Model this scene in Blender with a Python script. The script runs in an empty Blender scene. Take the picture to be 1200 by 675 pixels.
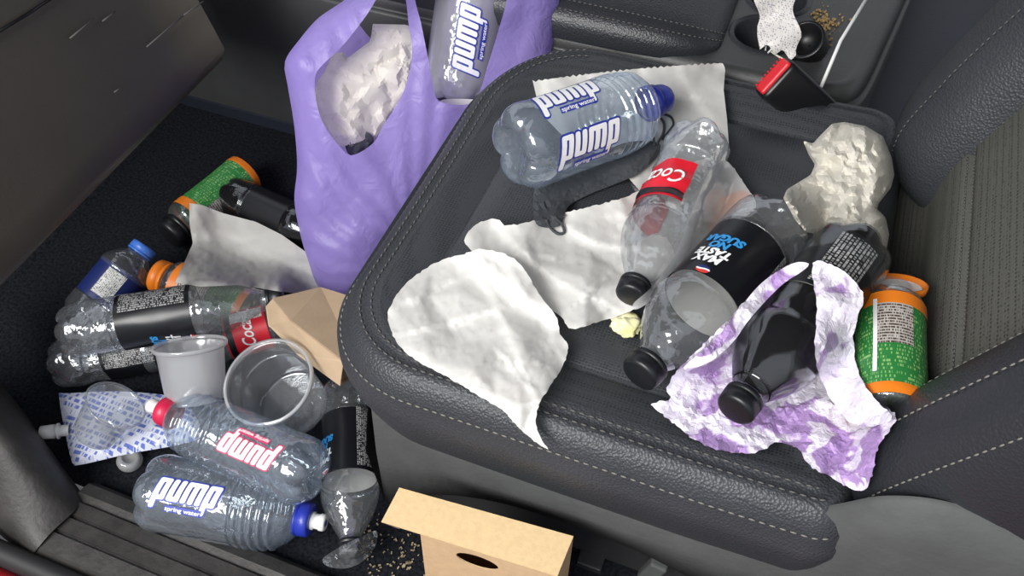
import bpy, bmesh, math, random
from mathutils import Vector, Matrix, noise, geometry
from mathutils.bvhtree import BVHTree
random.seed(7)
R_ = math.radians
SC = bpy.context.scene
COL = SC.collection

# ------------------------------------------------------------------ camera
TH, PI_, FPX, DD = R_(21), R_(51), 1000.0, 0.80
FW = Vector((-math.sin(TH)*math.cos(PI_), math.cos(TH)*math.cos(PI_), -math.sin(PI_)))
RT = Vector((math.cos(TH), math.sin(TH), 0))
UP = RT.cross(FW)
CAM = Vector((0, 0, .3)) - DD*FW
cd = bpy.data.cameras.new('camera'); cam = bpy.data.objects.new('camera', cd); COL.objects.link(cam)
cd.sensor_width = 36; cd.lens = 36*FPX/1200; cd.clip_start = .01
cam.matrix_world = Matrix((( RT.x, UP.x, -FW.x, CAM.x), (RT.y, UP.y, -FW.y, CAM.y), (RT.z, UP.z, -FW.z, CAM.z), (0,0,0,1)))
SC.camera = cam
def ray(x, y): return FW + RT*((x-600)/FPX) - UP*((y-337.5)/FPX)
def at(x, y, z):
    d = ray(x, y); return CAM + d*((z-CAM.z)/d.z)
def aty(x, y, Y):
    d = ray(x, y); return CAM + d*((Y-CAM.y)/d.y)
def onplane(x, y, P0, N):
    d = ray(x, y); return CAM + d*((P0-CAM).dot(N)/d.dot(N))

# ------------------------------------------------------------------ materials
def newmat(name):
    m = bpy.data.materials.new(name); m.use_nodes = True
    nt = m.node_tree
    for n in list(nt.nodes): nt.nodes.remove(n)
    out = nt.nodes.new('ShaderNodeOutputMaterial')
    return m, nt, out
def N(nt, t, **kw):
    n = nt.nodes.new(t)
    for k, v in kw.items():
        if k.startswith('i_'): n.inputs[k[2:].replace('_', ' ')].default_value = v
        else: setattr(n, k, v)
    return n
def L(nt, a, b): nt.links.new(a, b)
def rgb(h):
    h = h.lstrip('#'); c = [int(h[i:i+2], 16)/255 for i in (0, 2, 4)]
    return tuple(x/12.92 if x <= .04045 else ((x+.055)/1.055)**2.4 for x in c) + (1,)
def mat(name, col, rough=.5, bump=None, var=0, varscale=20, spec=.5, kind='noise', trans=0, metal=0, col2=None, sheen=0, crease=None):
    m, nt, out = newmat(name)
    b = N(nt, 'ShaderNodeBsdfPrincipled')
    c = rgb(col) if isinstance(col, str) else col
    b.inputs['Base Color'].default_value = c
    b.inputs['Roughness'].default_value = rough
    b.inputs['Metallic'].default_value = metal
    b.inputs['Specular IOR Level'].default_value = spec
    if sheen: b.inputs['Sheen Weight'].default_value = sheen
    tc = N(nt, 'ShaderNodeTexCoord')
    if var or col2:
        nz = N(nt, 'ShaderNodeTexNoise', i_Scale=varscale, i_Detail=5.0)
        L(nt, tc.outputs['Object'], nz.inputs['Vector'])
        rp = N(nt, 'ShaderNodeValToRGB')
        rp.color_ramp.elements[0].position = .35; rp.color_ramp.elements[1].position = .65
        if col2:
            rp.color_ramp.elements[0].color = c; rp.color_ramp.elements[1].color = rgb(col2)
        else:
            rp.color_ramp.elements[0].color = tuple(x*(1-var) for x in c[:3])+(1,)
            rp.color_ramp.elements[1].color = tuple(min(1, x*(1+var)) for x in c[:3])+(1,)
        L(nt, nz.outputs['Fac'], rp.inputs['Fac']); L(nt, rp.outputs['Color'], b.inputs['Base Color'])
    if crease:
        nz = N(nt, 'ShaderNodeTexNoise', i_Scale=crease[0], i_Detail=3.0, i_Distortion=.8); nz.noise_type = 'RIDGED_MULTIFRACTAL'
        L(nt, tc.outputs['Object'], nz.inputs['Vector'])
        bp = N(nt, 'ShaderNodeBump', i_Strength=crease[1], i_Distance=crease[2])
        L(nt, nz.outputs['Fac'], bp.inputs['Height']); L(nt, bp.outputs['Normal'], b.inputs['Normal'])
    elif bump:
        sc_, st = bump
        if kind == 'noise':
            t = N(nt, 'ShaderNodeTexNoise', i_Scale=sc_, i_Detail=4.0); o = t.outputs['Fac']; vi = t.inputs['Vector']
        elif kind == 'leather':
            t = N(nt, 'ShaderNodeTexVoronoi', i_Scale=sc_); o = t.outputs['Distance']; vi = t.inputs['Vector']
        L(nt, tc.outputs['Object'], vi)
        bp = N(nt, 'ShaderNodeBump', i_Strength=st, i_Distance=.001)
        L(nt, o, bp.inputs['Height']); L(nt, bp.outputs['Normal'], b.inputs['Normal'])
    if trans:
        tl = N(nt, 'ShaderNodeBsdfTranslucent'); tl.inputs['Color'].default_value = c
        mx = N(nt, 'ShaderNodeMixShader'); mx.inputs[0].default_value = trans
        L(nt, b.outputs[0], mx.inputs[1]); L(nt, tl.outputs[0], mx.inputs[2]); L(nt, mx.outputs[0], out.inputs['Surface'])
    else:
        L(nt, b.outputs[0], out.inputs['Surface'])
    return m
def clear(name, tint=(.94, .955, .965), base=.09, edge=.7, haze=.10, rough=.10, bump=(70, .55), power=2.0, hazecol=(.8, .82, .84, 1)):
    """thin clear plastic wall: see-through, with a sheen that grows at grazing angles and a little haze"""
    m, nt, out = newmat(name)
    tr = N(nt, 'ShaderNodeBsdfTransparent'); tr.inputs['Color'].default_value = tint + (1,)
    gl = N(nt, 'ShaderNodeBsdfGlossy', i_Roughness=rough); gl.inputs['Color'].default_value = (.95, .97, 1, 1)
    df = N(nt, 'ShaderNodeBsdfDiffuse'); df.inputs['Color'].default_value = hazecol
    tl = N(nt, 'ShaderNodeBsdfTranslucent'); tl.inputs['Color'].default_value = hazecol
    dm = N(nt, 'ShaderNodeMixShader'); dm.inputs[0].default_value = .5
    L(nt, df.outputs[0], dm.inputs[1]); L(nt, tl.outputs[0], dm.inputs[2])
    lw = N(nt, 'ShaderNodeLayerWeight', i_Blend=.5)
    pw = N(nt, 'ShaderNodeMath', operation='POWER'); pw.inputs[1].default_value = power
    mr = N(nt, 'ShaderNodeMapRange'); mr.inputs['To Min'].default_value = base; mr.inputs['To Max'].default_value = edge
    tc = N(nt, 'ShaderNodeTexCoord')
    nz = N(nt, 'ShaderNodeTexNoise', i_Scale=bump[0], i_Detail=2.0)
    bp = N(nt, 'ShaderNodeBump', i_Strength=bump[1], i_Distance=.004)
    L(nt, tc.outputs['Object'], nz.inputs['Vector']); L(nt, nz.outputs['Fac'], bp.inputs['Height'])
    L(nt, bp.outputs['Normal'], gl.inputs['Normal'])
    L(nt, lw.outputs['Facing'], pw.inputs[0]); L(nt, pw.outputs[0], mr.inputs['Value'])
    m1 = N(nt, 'ShaderNodeMixShader'); m1.inputs[0].default_value = haze
    L(nt, tr.outputs[0], m1.inputs[1]); L(nt, dm.outputs[0], m1.inputs[2])
    m2 = N(nt, 'ShaderNodeMixShader')
    L(nt, mr.outputs[0], m2.inputs[0]); L(nt, m1.outputs[0], m2.inputs[1]); L(nt, gl.outputs[0], m2.inputs[2])
    L(nt, m2.outputs[0], out.inputs['Surface'])
    return m
def print_mat(name, paper, ink, su=60, sv=14, dens=.5, rough=.45):
    """rows of illegible fine print over a plain colour, laid out by UV"""
    m, nt, out = newmat(name)
    b = N(nt, 'ShaderNodeBsdfPrincipled', i_Roughness=rough)
    uv = N(nt, 'ShaderNodeUVMap'); sp = N(nt, 'ShaderNodeSeparateXYZ'); L(nt, uv.outputs[0], sp.inputs[0])
    mv = N(nt, 'ShaderNodeMath', operation='MULTIPLY'); mv.inputs[1].default_value = sv; L(nt, sp.outputs['Y'], mv.inputs[0])
    fr = N(nt, 'ShaderNodeMath', operation='FRACT'); L(nt, mv.outputs[0], fr.inputs[0])
    row = N(nt, 'ShaderNodeMath', operation='LESS_THAN'); row.inputs[1].default_value = .62; L(nt, fr.outputs[0], row.inputs[0])
    fl = N(nt, 'ShaderNodeMath', operation='FLOOR'); L(nt, mv.outputs[0], fl.inputs[0])
    mu = N(nt, 'ShaderNodeMath', operation='MULTIPLY'); mu.inputs[1].default_value = su; L(nt, sp.outputs['X'], mu.inputs[0])
    cb = N(nt, 'ShaderNodeCombineXYZ'); L(nt, mu.outputs[0], cb.inputs['X'])
    f7 = N(nt, 'ShaderNodeMath', operation='MULTIPLY'); f7.inputs[1].default_value = 7.31; L(nt, fl.outputs[0], f7.inputs[0]); L(nt, f7.outputs[0], cb.inputs['Y'])
    nz = N(nt, 'ShaderNodeTexNoise', i_Scale=1.0, i_Detail=1.0); L(nt, cb.outputs[0], nz.inputs['Vector'])
    gt = N(nt, 'ShaderNodeMath', operation='GREATER_THAN'); gt.inputs[1].default_value = 1-dens; L(nt, nz.outputs['Fac'], gt.inputs[0])
    ml = N(nt, 'ShaderNodeMath', operation='MULTIPLY'); L(nt, row.outputs[0], ml.inputs[0]); L(nt, gt.outputs[0], ml.inputs[1])
    mx = N(nt, 'ShaderNodeMixRGB'); mx.inputs[1].default_value = rgb(paper); mx.inputs[2].default_value = rgb(ink)
    L(nt, ml.outputs[0], mx.inputs[0]); L(nt, mx.outputs[0], b.inputs['Base Color']); L(nt, b.outputs[0], out.inputs['Surface'])
    return m

M = {}
M['leather'] = mat('black grained leather', '#34363a', .46, (420, .6), kind='leather', spec=.5, var=.1, varscale=9)
M['leather_dark'] = mat('black leather', '#2a2c30', .4, (420, .4), kind='leather')
M['carpet'] = mat('black carpet', '#17191e', .95, (900, 1.0), var=.6, varscale=260, spec=.15)
M['plastic'] = mat('grained grey plastic', '#4c4e4d', .66, (160, .5), spec=.35, var=.08, varscale=30)
M['plastic_dark'] = mat('dark plastic', '#2a2a2b', .5, (300, .3), var=.15, varscale=15)
M['dash'] = mat('scuffed dark dash plastic', '#47433d', .5, (300, .15), var=.12, varscale=6)
M['sill'] = mat('worn sill plastic', '#2f2d2b', .55, (200, .6), var=.3, varscale=45)
M['rubber'] = mat('black rubber', '#1c1c1d', .6)
M['red_paint'] = mat('red car paint', '#b01218', .2)
M['thread'] = mat('grey stitching thread', '#77746e', .8)
M['thread_dim'] = mat('dim grey thread', '#5b5957', .8)
M['console'] = mat('console plastic', '#3a3b3b', .45, (350, .25), var=.08)
M['navy'] = mat('dark footwell trim', '#1b1f2b', .6, (300, .3), var=.15, varscale=8)
M['black'] = mat('black plastic', '#111214', .35)
M['red'] = mat('red plastic', '#d6202a', .35)
M['white'] = mat('white plastic', '#e8e8e6', .4)
M['pet'] = clear('clear bottle plastic')
M['pet_blue'] = clear('blue tinted bottle plastic', tint=(.86, .915, .965), haze=.17, hazecol=(.70, .79, .90, 1))
M['pet_full'] = clear('clear plastic round cola', haze=.015, base=.035, edge=.5, bump=(40, .35))
M['pet_frost'] = clear('hazy clear bottle plastic', tint=(.88, .9, .96), haze=.55, base=.12, edge=.6, bump=(60, .6), hazecol=(.92, .91, .98, 1))  # light inside the bag put into the plastic as pale lilac haze
M['pet_crushed'] = clear('crushed clear plastic', haze=.16, base=.13, bump=(55, 1.0))
M['tub'] = clear('milky clear tub plastic', tint=(.9, .91, .93), hazecol=(.95, .95, .96, 1), haze=.5, base=.08, edge=.5, bump=(20, .1))
M['tub_clear'] = clear('clear tub plastic', haze=.26, base=.10, edge=.65, bump=(25, .25))
M['cap_blue'] = mat('dark blue cap plastic', '#23329b', .35)
M['cap_lightblue'] = mat('mid blue cap plastic', '#4677d0', .35)
M['cap_black'] = mat('black cap plastic', '#17181b', .38)
M['cap_red'] = mat('pink red cap plastic', '#c9234a', .35)
M['ink_blue'] = mat('blue ink', '#2a3a9c', .45)
M['ink_white'] = mat('white ink', '#f0f0f0', .45)
M['ink_pink'] = mat('pink red ink', '#c3355f', .45)
M['ink_cyan'] = mat('light blue ink', '#2f8fd0', .45)
M['ink_red'] = mat('red ink', '#d33a30', .45)
M['label_black'] = mat('black glossy label', '#131418', .3, var=.05)
M['label_inside'] = mat('silvery label inside', '#a9a7a3', .5)
M['label_red'] = mat('red label', '#cf2030', .35)
M['label_navy'] = mat('navy label', '#1d2b62', .4)
M['label_green'] = print_mat('green printed label', '#2a7a3a', '#86b56c', 120, 24, .45)
M['label_orange'] = mat('orange label band', '#e07a1d', .4)
M['fine_black'] = print_mat('white fine print on black', '#15161a', '#aeaeac', 46, 11, .52)
M['fine_white'] = print_mat('grey fine print on white', '#dcdcd8', '#4a4a50', 30, 12, .5)
M['fine_grey'] = print_mat('nutrition panel print', '#b9b4ad', '#4f4139', 30, 14, .55)
M['cola'] = mat('dark cola', '#0d0b0d', .06, spec=.6)
M['kraft'] = mat('brown kraft paper', '#b39b7f', .8, (300, .2), var=.06, varscale=25)
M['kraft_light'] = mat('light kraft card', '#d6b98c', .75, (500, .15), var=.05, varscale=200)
M['kraft_in'] = mat('kraft card shaded side', '#c4a680', .8, var=.05, varscale=120)  # darker copy of the carton card, side shade put into the colour

# ------------------------------------------------------------------ mesh helpers
def link(name, me, m, parent=None, smooth=True):
    me.name = name
    o = bpy.data.objects.new(name, me); COL.objects.link(o)
    if m: me.materials.append(m)
    if smooth:
        for p in me.polygons: p.use_smooth = True
    if parent: o.parent = parent
    return o
def build(name, V, F, m, parent=None, smooth=True, uv=None):
    me = bpy.data.meshes.new(name); me.from_pydata([tuple(v) for v in V], [], F); me.update()
    if uv:
        l = me.uv_layers.new(name='UVMap')
        for lp in me.loops: l.data[lp.index].uv = uv[lp.vertex_index]
    return link(name, me, m, parent, smooth)
def grid(rows, closed=False, cap0=False, cap1=False):
    n = len(rows[0]); V = [v for r in rows for v in r]; F = []
    for i in range(len(rows)-1):
        for j in range(n if closed else n-1):
            k = (j+1) % n
            F.append((i*n+j, i*n+k, (i+1)*n+k, (i+1)*n+j))
    if cap0: F.append(tuple(range(n))[::-1])
    if cap1: F.append(tuple(range((len(rows)-1)*n, len(rows)*n)))
    return V, F
class MB:
    def __init__(s): s.V = []; s.F = []
    def add(s, V, F):
        b = len(s.V); s.V += [Vector(v) for v in V]; s.F += [tuple(b+i for i in f) for f in F]; return s
    def box(s, c, d, rot=None):
        c = Vector(c); h = Vector(d)/2; V = []
        for i in range(8):
            p = Vector(((1 if i & 1 else -1)*h.x, (1 if i & 2 else -1)*h.y, (1 if i & 4 else -1)*h.z))
            if rot: p = rot @ p
            V.append(c+p)
        return s.add(V, [(0,2,3,1), (4,5,7,6), (0,1,5,4), (2,6,7,3), (0,4,6,2), (1,3,7,5)])
    def tube(s, P, r, n=8, cap=True):
        V, F = tube(P, r, n, cap); return s.add(V, F)
    def build(s, name, m, parent=None, smooth=True): return build(name, s.V, s.F, m, parent, smooth)
def tube(P, r, n=8, cap=True):
    P = [Vector(p) for p in P]; rows = []; ref = None
    for i, p in enumerate(P):
        t = (P[min(i+1, len(P)-1)] - P[max(i-1, 0)]).normalized()
        if ref is None: ref = t.orthogonal()
        a = (ref - t*ref.dot(t)).normalized(); b = t.cross(a); ref = a
        rr = r[i] if isinstance(r, (list, tuple)) else r
        rows.append([p + a*rr*math.cos(2*math.pi*k/n) + b*rr*math.sin(2*math.pi*k/n) for k in range(n)])
    return grid(rows, True, cap, cap)
def bevel(o, w, seg=3):
    md = o.modifiers.new('bevel', 'BEVEL'); md.width = w; md.segments = seg; md.limit_method = 'ANGLE'; md.angle_limit = R_(30)
    return o
def smooth_curve(P, step=None, closed=False, n=8):
    P = [Vector(p) for p in P]; out = []; k = len(P)
    for i in range(k if closed else k-1):
        if closed: a, b, c, d = P[(i-1) % k], P[i], P[(i+1) % k], P[(i+2) % k]
        else: a, b, c, d = P[max(i-1, 0)], P[i], P[i+1], P[min(i+2, k-1)]
        for j in range(n):
            t = j/n
            out.append(.5*((2*b)+(c-a)*t+(2*a-5*b+4*c-d)*t*t+(3*b-a-3*c+d)*t**3))
    if not closed: out.append(P[-1])
    return out
def resample(P, step):
    out = [P[0].copy()]; acc = 0
    for a, b in zip(P, P[1:]):
        l = (b-a).length
        if l < 1e-9: continue
        d = step-acc
        while d <= l:
            out.append(a+(b-a)*(d/l)); d += step
        acc = l-(d-step)
    return out
def stitches(name, P, m, parent, ln=.0052, gap=.0034, r=.0009):
    Q = resample(P, .0004); mb = MB(); s = 0; n = len(Q)
    a, g = max(2, int(ln/.0004)), max(1, int(gap/.0004))
    while s+a < n:
        mb.tube([Q[s], Q[s+a//2], Q[s+a]], [r*.6, r, r*.6], 6); s += a+g
    return mb.build(name, m, parent)
def tag(o, label=None, cat=None, group=None, kind=None):
    for k, v in (('label', label), ('category', cat), ('group', group), ('kind', kind)):
        if v: o[k] = v
    return o
def empty(name, loc=(0, 0, 0)):
    o = bpy.data.objects.new(name, None); COL.objects.link(o); o.location = loc; o.empty_display_size = .05; return o
def base_at(root, P):
    """put the Empty at P while its children keep world coordinates"""
    root.location = P
    for c in root.children: c.matrix_parent_inverse = Matrix.Translation(-Vector(P))
SUP = []                                  # evaluated supports for draping: (BVH)
def support(*objs):
    for o in objs:
        bpy.context.view_layer.update()
        dg = bpy.context.evaluated_depsgraph_get(); ev = o.evaluated_get(dg); me = ev.to_mesh(); mw = o.matrix_world
        SUP.append(BVHTree.FromPolygons([mw @ v.co for v in me.vertices], [tuple(p.vertices) for p in me.polygons]))
        ev.to_mesh_clear()
def hit(x, y, default=2.0):
    d = ray(x, y); ln = d.length; best = default
    for b in SUP:
        h = b.ray_cast(CAM, d/ln)
        if h[0] is not None: best = min(best, h[3]/ln)
    return best

# ------------------------------------------------------------------ the car
def struct(o, name=None): tag(o, kind='structure'); return o
# floor with the toe board rising to the front
rows = []
for x, z in ((-1.15, .42), (-.95, .2), (-.86, .07), (-.80, .012), (-.74, 0), (-.4, 0), (0, 0), (.75, 0)):
    rows.append([Vector((x, y, z + (0.0 if y > -.2 else 0))) for y in (-.232, -.1, .1, .3, .46, 1.5)])
V, F = grid(rows)
floor = struct(build('floor', V, F, M['carpet'], smooth=False)); support(floor)
# carpeted tunnel behind the console and below it
V, F = grid([[Vector((x, y, z)) for y, z in ((.399, -.005), (.4, .02), (.45, .03))] for x in (-1.15, -.6, 0, .75)])
V2, F2 = grid([[Vector((x, y, z)) for y, z in ((.398, .0), (.40, .17), (.43, .19), (1.5, .19))] for x in (.24, .6, .75, 1.6)])
V, F = MB().add(V, F).add(V2, F2).V, MB().add(V, F).add(V2, F2).F
struct(build('trim_5', V, F, M['navy'], smooth=False))
# front bulkhead / heater box below the dash
V, F = grid([[Vector((x, y, z)) for y in (-.3, .45)] for x, z in ((-.9, .11), (-.88, .30), (-.80, .5))])
struct(build('wall_front', V, F, M['navy'], smooth=False))

# door sill: carpet edge, scuff plate, grooves, rubber seal, red body
def extr(name, prof, x0, x1, m, parent=None, nx=24, bend=None, smooth=True):
    rows = []
    for i in range(nx+1):
        x = x0+(x1-x0)*i/nx
        rows.append([Vector((x, y+(bend(x) if bend else 0), z)) for y, z in prof])
    V, F = grid(rows); return build(name, V, F, m, parent, smooth)
SB = lambda x: 0
struct(extr('trim_1', [(-.222, -.02), (-.226, .012), (-.232, .022), (-.246, .028), (-.254, .026), (-.257, .031), (-.272, .034), (-.2725, .0305), (-.276, .0305), (-.2765, .035), (-.292, .037),
     (-.2925, .033), (-.296, .033), (-.2965, .037), (-.316, .036), (-.322, .028)], -.43, .75, M['sill'], nx=2, smooth=False))
struct(extr('trim_2', [(-.32, .0), (-.322, .03), (-.327, .041), (-.337, .043), (-.345, .036), (-.347, .0)], -.8, .75, M['rubber'], nx=2))
struct(extr('trim_3', [(-.345, .0), (-.346, .022), (-.36, .032), (-.42, .028), (-.47, -.02), (-.48, -.15)], -.9, .75, M['red_paint'], nx=2))
# kick panel at the foot of the door pillar
rows = [[at(*p) for p in r] for r in (
    [(100, 583, .012), (97, 588, .026), (84, 602, .038), (62, 622, .042), (42, 645, .036), (36, 655, .01)],
    [(80, 556, .018), (74, 564, .045), (58, 578, .062), (36, 596, .060), (14, 618, .045), (6, 632, .0)],
    [(46, 508, .03), (40, 517, .075), (24, 532, .095), (2, 552, .090), (-20, 580, .06), (-30, 598, .0)],
    [(4, 452, .05), (-4, 462, .11), (-20, 478, .135), (-42, 500, .125), (-65, 535, .08), (-75, 560, .0)],
    [(-90, 340, .12), (-98, 350, .20), (-115, 368, .23), (-140, 395, .22), (-165, 440, .14), (-180, 480, .0)])]
rows = list(map(list, zip(*[smooth_curve(c, n=5) for c in zip(*rows)])))
V, F = grid([smooth_curve(r, n=4) for r in rows])
struct(build('trim_4', V, F, M['sill']))

# dash lower panel with glove box lid
gb = empty('glove_box'); tag(gb, 'scuffed dark glove box panel overhanging the passenger footwell', 'glove box')
def gpt(y, u):   # profile of the dash panel, u from bottom edge up/forward
    pr = [(-.5, .262), (-.478, .272), (-.470, .29), (-.476, .315), (-.50, .40), (-.53, .50), (-.56, .60)]
    return Vector((pr[u][0], y, pr[u][1]))
V, F = grid([[gpt(y, u) for y in (-.42, -.2, 0, .15, .235)] for u in range(7)])
V += [gpt(.235, u)+Vector((-.2, 0.01, 0)) for u in range(7)]; b = 35
for u in range(6): F.append((u*5+4, (u+1)*5+4, b+u+1, b+u))
o = build('lid', V, F, M['dash'], gb)
e = build('seam', *tube([onplane(x, y, Vector((-.495, 0, .40)), Vector((.95, 0, .3)).normalized()) for x, y in ((-20, 48), (30, 18), (66, -6))], .0016, 6), M['black'], gb)
MS = mat('scratch grey', '#5a5856', .6); Pd = Vector((-.494, 0, .40)); Nd = Vector((.96, 0, .28)).normalized()
for a, c in (((172, 55), (215, 18)), ((215, 18), (238, 2)), ((120, 25), (135, 14)), ((82, 45), (110, 22)), ((134, 108), (142, 103))):
    build('scratch', *tube([onplane(*a, Pd, Nd), onplane(*c, Pd, Nd)], .0009, 5), MS, gb)
base_at(gb, (-.5, -.1, .262))

# ------------------------------------------------------------------ seat
seat = empty('car_seat'); tag(seat, 'black leather front passenger seat with light stitching and rubbish on it', 'car seat')
X0, X1, Y0, Y1 = -.158, .334, -.146, .392
def rrect(d, z, n=16, dz=None):
    """rounded rectangle ring inset by d; corner radii front .11, rear .04"""
    x0, x1, y0, y1 = X0+d, X1-d, Y0+d, Y1-d
    ring = []
    for (cx, cy, a0, r) in ((x0, y0, 180, .115), (x1, y0, 270, .035), (x1, y1, 0, .05), (x0, y1, 90, .14)):
        r = max(.006, r-d*.85); sx = 1 if a0 in (180, 90) else -1; sy = 1 if a0 in (180, 270) else -1
        c = Vector((cx+sx*r, cy+sy*r, 0))
        for k in range(n+1):
            a = R_(a0+90*k/n); ring.append(c+Vector((r*math.cos(a), r*math.sin(a), 0)))
    # densify the straight runs evenly
    out = []; k = len(ring)
    for i in range(k):
        a, b = ring[i], ring[(i+1) % k]; seg = 14 if (i+1) % (n+1) == 0 else 1
        for j in range(seg): out.append(a.lerp(b, j/seg))
    for p in out: p.z = z(p.x, p.y) if callable(z) else z
    return out
def topz(x, y):
    t = (y-.12)/.25
    z = .294+.012*t*t - .006*math.exp(-((x+.15)/.06)**2) + .012*max(0, (x-.2)/.17)**2
    return z
def zz(f, a): return lambda x, y: f(x, y)+a
rings = [(.030, .17), (.012, .20), (.003, .235), (-.001, .258), (0, .270), (.0018, .2735), (.004, zz(topz, -.022)), (.010, zz(topz, -.008)), (.018, zz(topz, .002)), (.0265, zz(topz, .0055)), (.0295, zz(topz, .0035)), (.0325, zz(topz, .0055)), (.043, zz(topz, .006))]
cush = build('seat_cushion', *grid([rrect(*r) for r in rings], True), M['leather'], seat)
M['perf'] = None
def perf(name, col, sx, sy):
    m, nt, out = newmat(name); b = N(nt, 'ShaderNodeBsdfPrincipled', i_Roughness=.48)
    tc = N(nt, 'ShaderNodeTexCoord'); mp = N(nt, 'ShaderNodeMapping'); mp.inputs['Scale'].default_value = (sx, sy, sx); L(nt, tc.outputs['Object'], mp.inputs['Vector'])
    vo = N(nt, 'ShaderNodeTexVoronoi', i_Scale=1.0, i_Randomness=.25); L(nt, mp.outputs[0], vo.inputs['Vector'])
    rp = N(nt, 'ShaderNodeValToRGB'); rp.color_ramp.elements[0].position = .2; rp.color_ramp.elements[1].position = .42
    c = rgb(col); rp.color_ramp.elements[0].color = tuple(x*.35 for x in c[:3])+(1,); rp.color_ramp.elements[1].color = c
    L(nt, vo.outputs['Distance'], rp.inputs['Fac']); L(nt, rp.outputs['Color'], b.inputs['Base Color'])
    bp = N(nt, 'ShaderNodeBump', i_Strength=.5, i_Distance=.0008); L(nt, vo.outputs['Distance'], bp.inputs['Height']); L(nt, bp.outputs['Normal'], b.inputs['Normal'])
    L(nt, b.outputs[0], out.inputs['Surface']); return m
M['perf'] = perf('perforated black leather', '#3b3d41', 330, 330)
M['mesh'] = perf('ribbed seat back fabric', '#54544f', 330, 240)
ins = [(.0425, zz(topz, .006)), (.05, zz(topz, .004)), (.08, topz), (.083, zz(topz, -.0025)), (.086, topz), (.11, topz), (.15, topz), (.2, topz), (.24, topz), (.262, topz)]
insert = build('cushion_insert', *grid([rrect(*r) for r in ins], True, False, True), M['perf'], seat)
support(cush, insert)
# stitching: two rows either side of the inner seam, one at the outer edge (front and near side only)
def ringpath(d, z, x_max=.315, far=.33):
    P = rrect(d, z, 16)
    i0 = min(range(len(P)), key=lambda i: (P[i]-Vector((x_max, Y0, .3))).length)
    i1 = min(range(len(P)), key=lambda i: (P[i]-Vector((X0+.12, Y1, .3))).length)
    # walk from the near rear corner back to the front, then up the front edge
    out = []; i = i0
    while True:
        out.append(P[i]); 
        if i == i1 or len(out) > 400: break
        i = (i-1) % len(P)
    return out
for d, z, m in ((.0245, zz(topz, .0062), 'thread_dim'), (.0345, zz(topz, .0062), 'thread_dim'), (.0042, zz(topz, -.020), 'thread')):
    stitches('stitching', smooth_curve(ringpath(d, z), n=3), M[m], seat)
# plastic side trim under the cushion, pressed panel in the plane of the seat side
YT = -.128
def side(pts, Y): return [aty(x, y, Y) for x, y in pts]
top_ = side([(432, 452), (520, 505), (620, 545), (760, 590), (860, 618), (975, 600), (1040, 590), (1120, 600), (1230, 640)], YT)
mid_ = side([(441, 530), (510, 553), (600, 580), (700, 612), (790, 643), (880, 672), (975, 690), (1120, 700), (1230, 720)], YT-.012)
bot_ = side([(452, 590), (512, 580), (580, 588), (660, 612), (745, 645), (820, 682), (940, 730), (1120, 760), (1230, 780)], YT-.004)
rows = [smooth_curve([p+Vector((0, .006, .001)) for p in top_], n=6), smooth_curve(top_, n=6), smooth_curve([a.lerp(b, .5) for a, b in zip(top_, mid_)], n=6), smooth_curve(mid_, n=6), smooth_curve(bot_, n=6), smooth_curve([p+Vector((0, .03, .002)) for p in bot_], n=6)]
V, F = grid(rows)
trim = build('side_trim', V, F, M['plastic'], seat)
# front end of the trim, going round below the cushion front
fr_t = [Vector((x, y, z)) for x, y, z in ((top_[0].x, top_[0].y, top_[0].z), (-.115, -.06, .19), (-.125, .05, .19), (-.12, .3, .19))]
fr_b = [Vector((bot_[0].x, bot_[0].y, bot_[0].z)), Vector((-.08, -.06, .06)), Vector((-.09, .05, .05)), Vector((-.09, .3, .05))]
V, F = grid([smooth_curve(fr_t, n=6), smooth_curve([a.lerp(b, .5)+Vector((-.012, -.004, 0)) for a, b in zip(fr_t, fr_b)], n=6), smooth_curve(fr_b, n=6)])
build('front_trim', V, F, M['plastic_dark'], seat)
# inner seat base in the recess
V, F = grid([[Vector((x, y, z)) for x in (-.07, .1, .3, .5)] for y, z in ((-.085, .22), (-.09, .1), (-.10, .01))])
build('seat_base', V, F, M['plastic_dark'], seat, smooth=False)
# recliner lever and rail bracket in the recess
lv = aty(765, 668, -.125)
bevel(MB().box(lv, (.018, .012, .045), Matrix.Rotation(R_(12), 3, 'Y')).build('recline_lever', M['plastic'], seat, False), .003)
bk = aty(692, 660, -.105)
bevel(MB().box(bk, (.028, .02, .028)).build('rail_bracket', M['plastic_dark'], seat, False), .002)

# backrest frame
TB = R_(22)
O = Vector((.348, 0, .285)); EH = Vector((math.sin(TB), 0, math.cos(TB))); EN = Vector((-math.cos(TB), 0, math.sin(TB)))
def bk_pt(y, h, n): return O+Vector((0, y, 0))+EH*h+EN*n
def ins_n(y, h):
    g = -.006*math.exp(-((h-.084)/.004)**2)
    return .012*math.exp(-(h/.03)**2)*-1 + g + .01*math.sin(min(1, h/.1)*1.57)
rows = []
hs = [-.12, -.06, -.03, -.015, 0, .01, .02, .035, .05, .07, .078, .081, .084, .087, .09, .097, .11, .14, .18, .24, .32, .45]
for h in hs: rows.append([bk_pt(-.10+.5*j/24, h, ins_n(-.1+.5*j/24, h)) for j in range(25)])
bi = build('backrest_insert', *grid(rows), M['mesh'], seat); support(bi)
for dh in (.0795, .0885):
    stitches('stitching', [bk_pt(-.02+.32*j/60, dh, ins_n(0, dh)+.0004) for j in range(61)], M['thread_dim'], seat, ln=.003, gap=.002, r=.0006)
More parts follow.
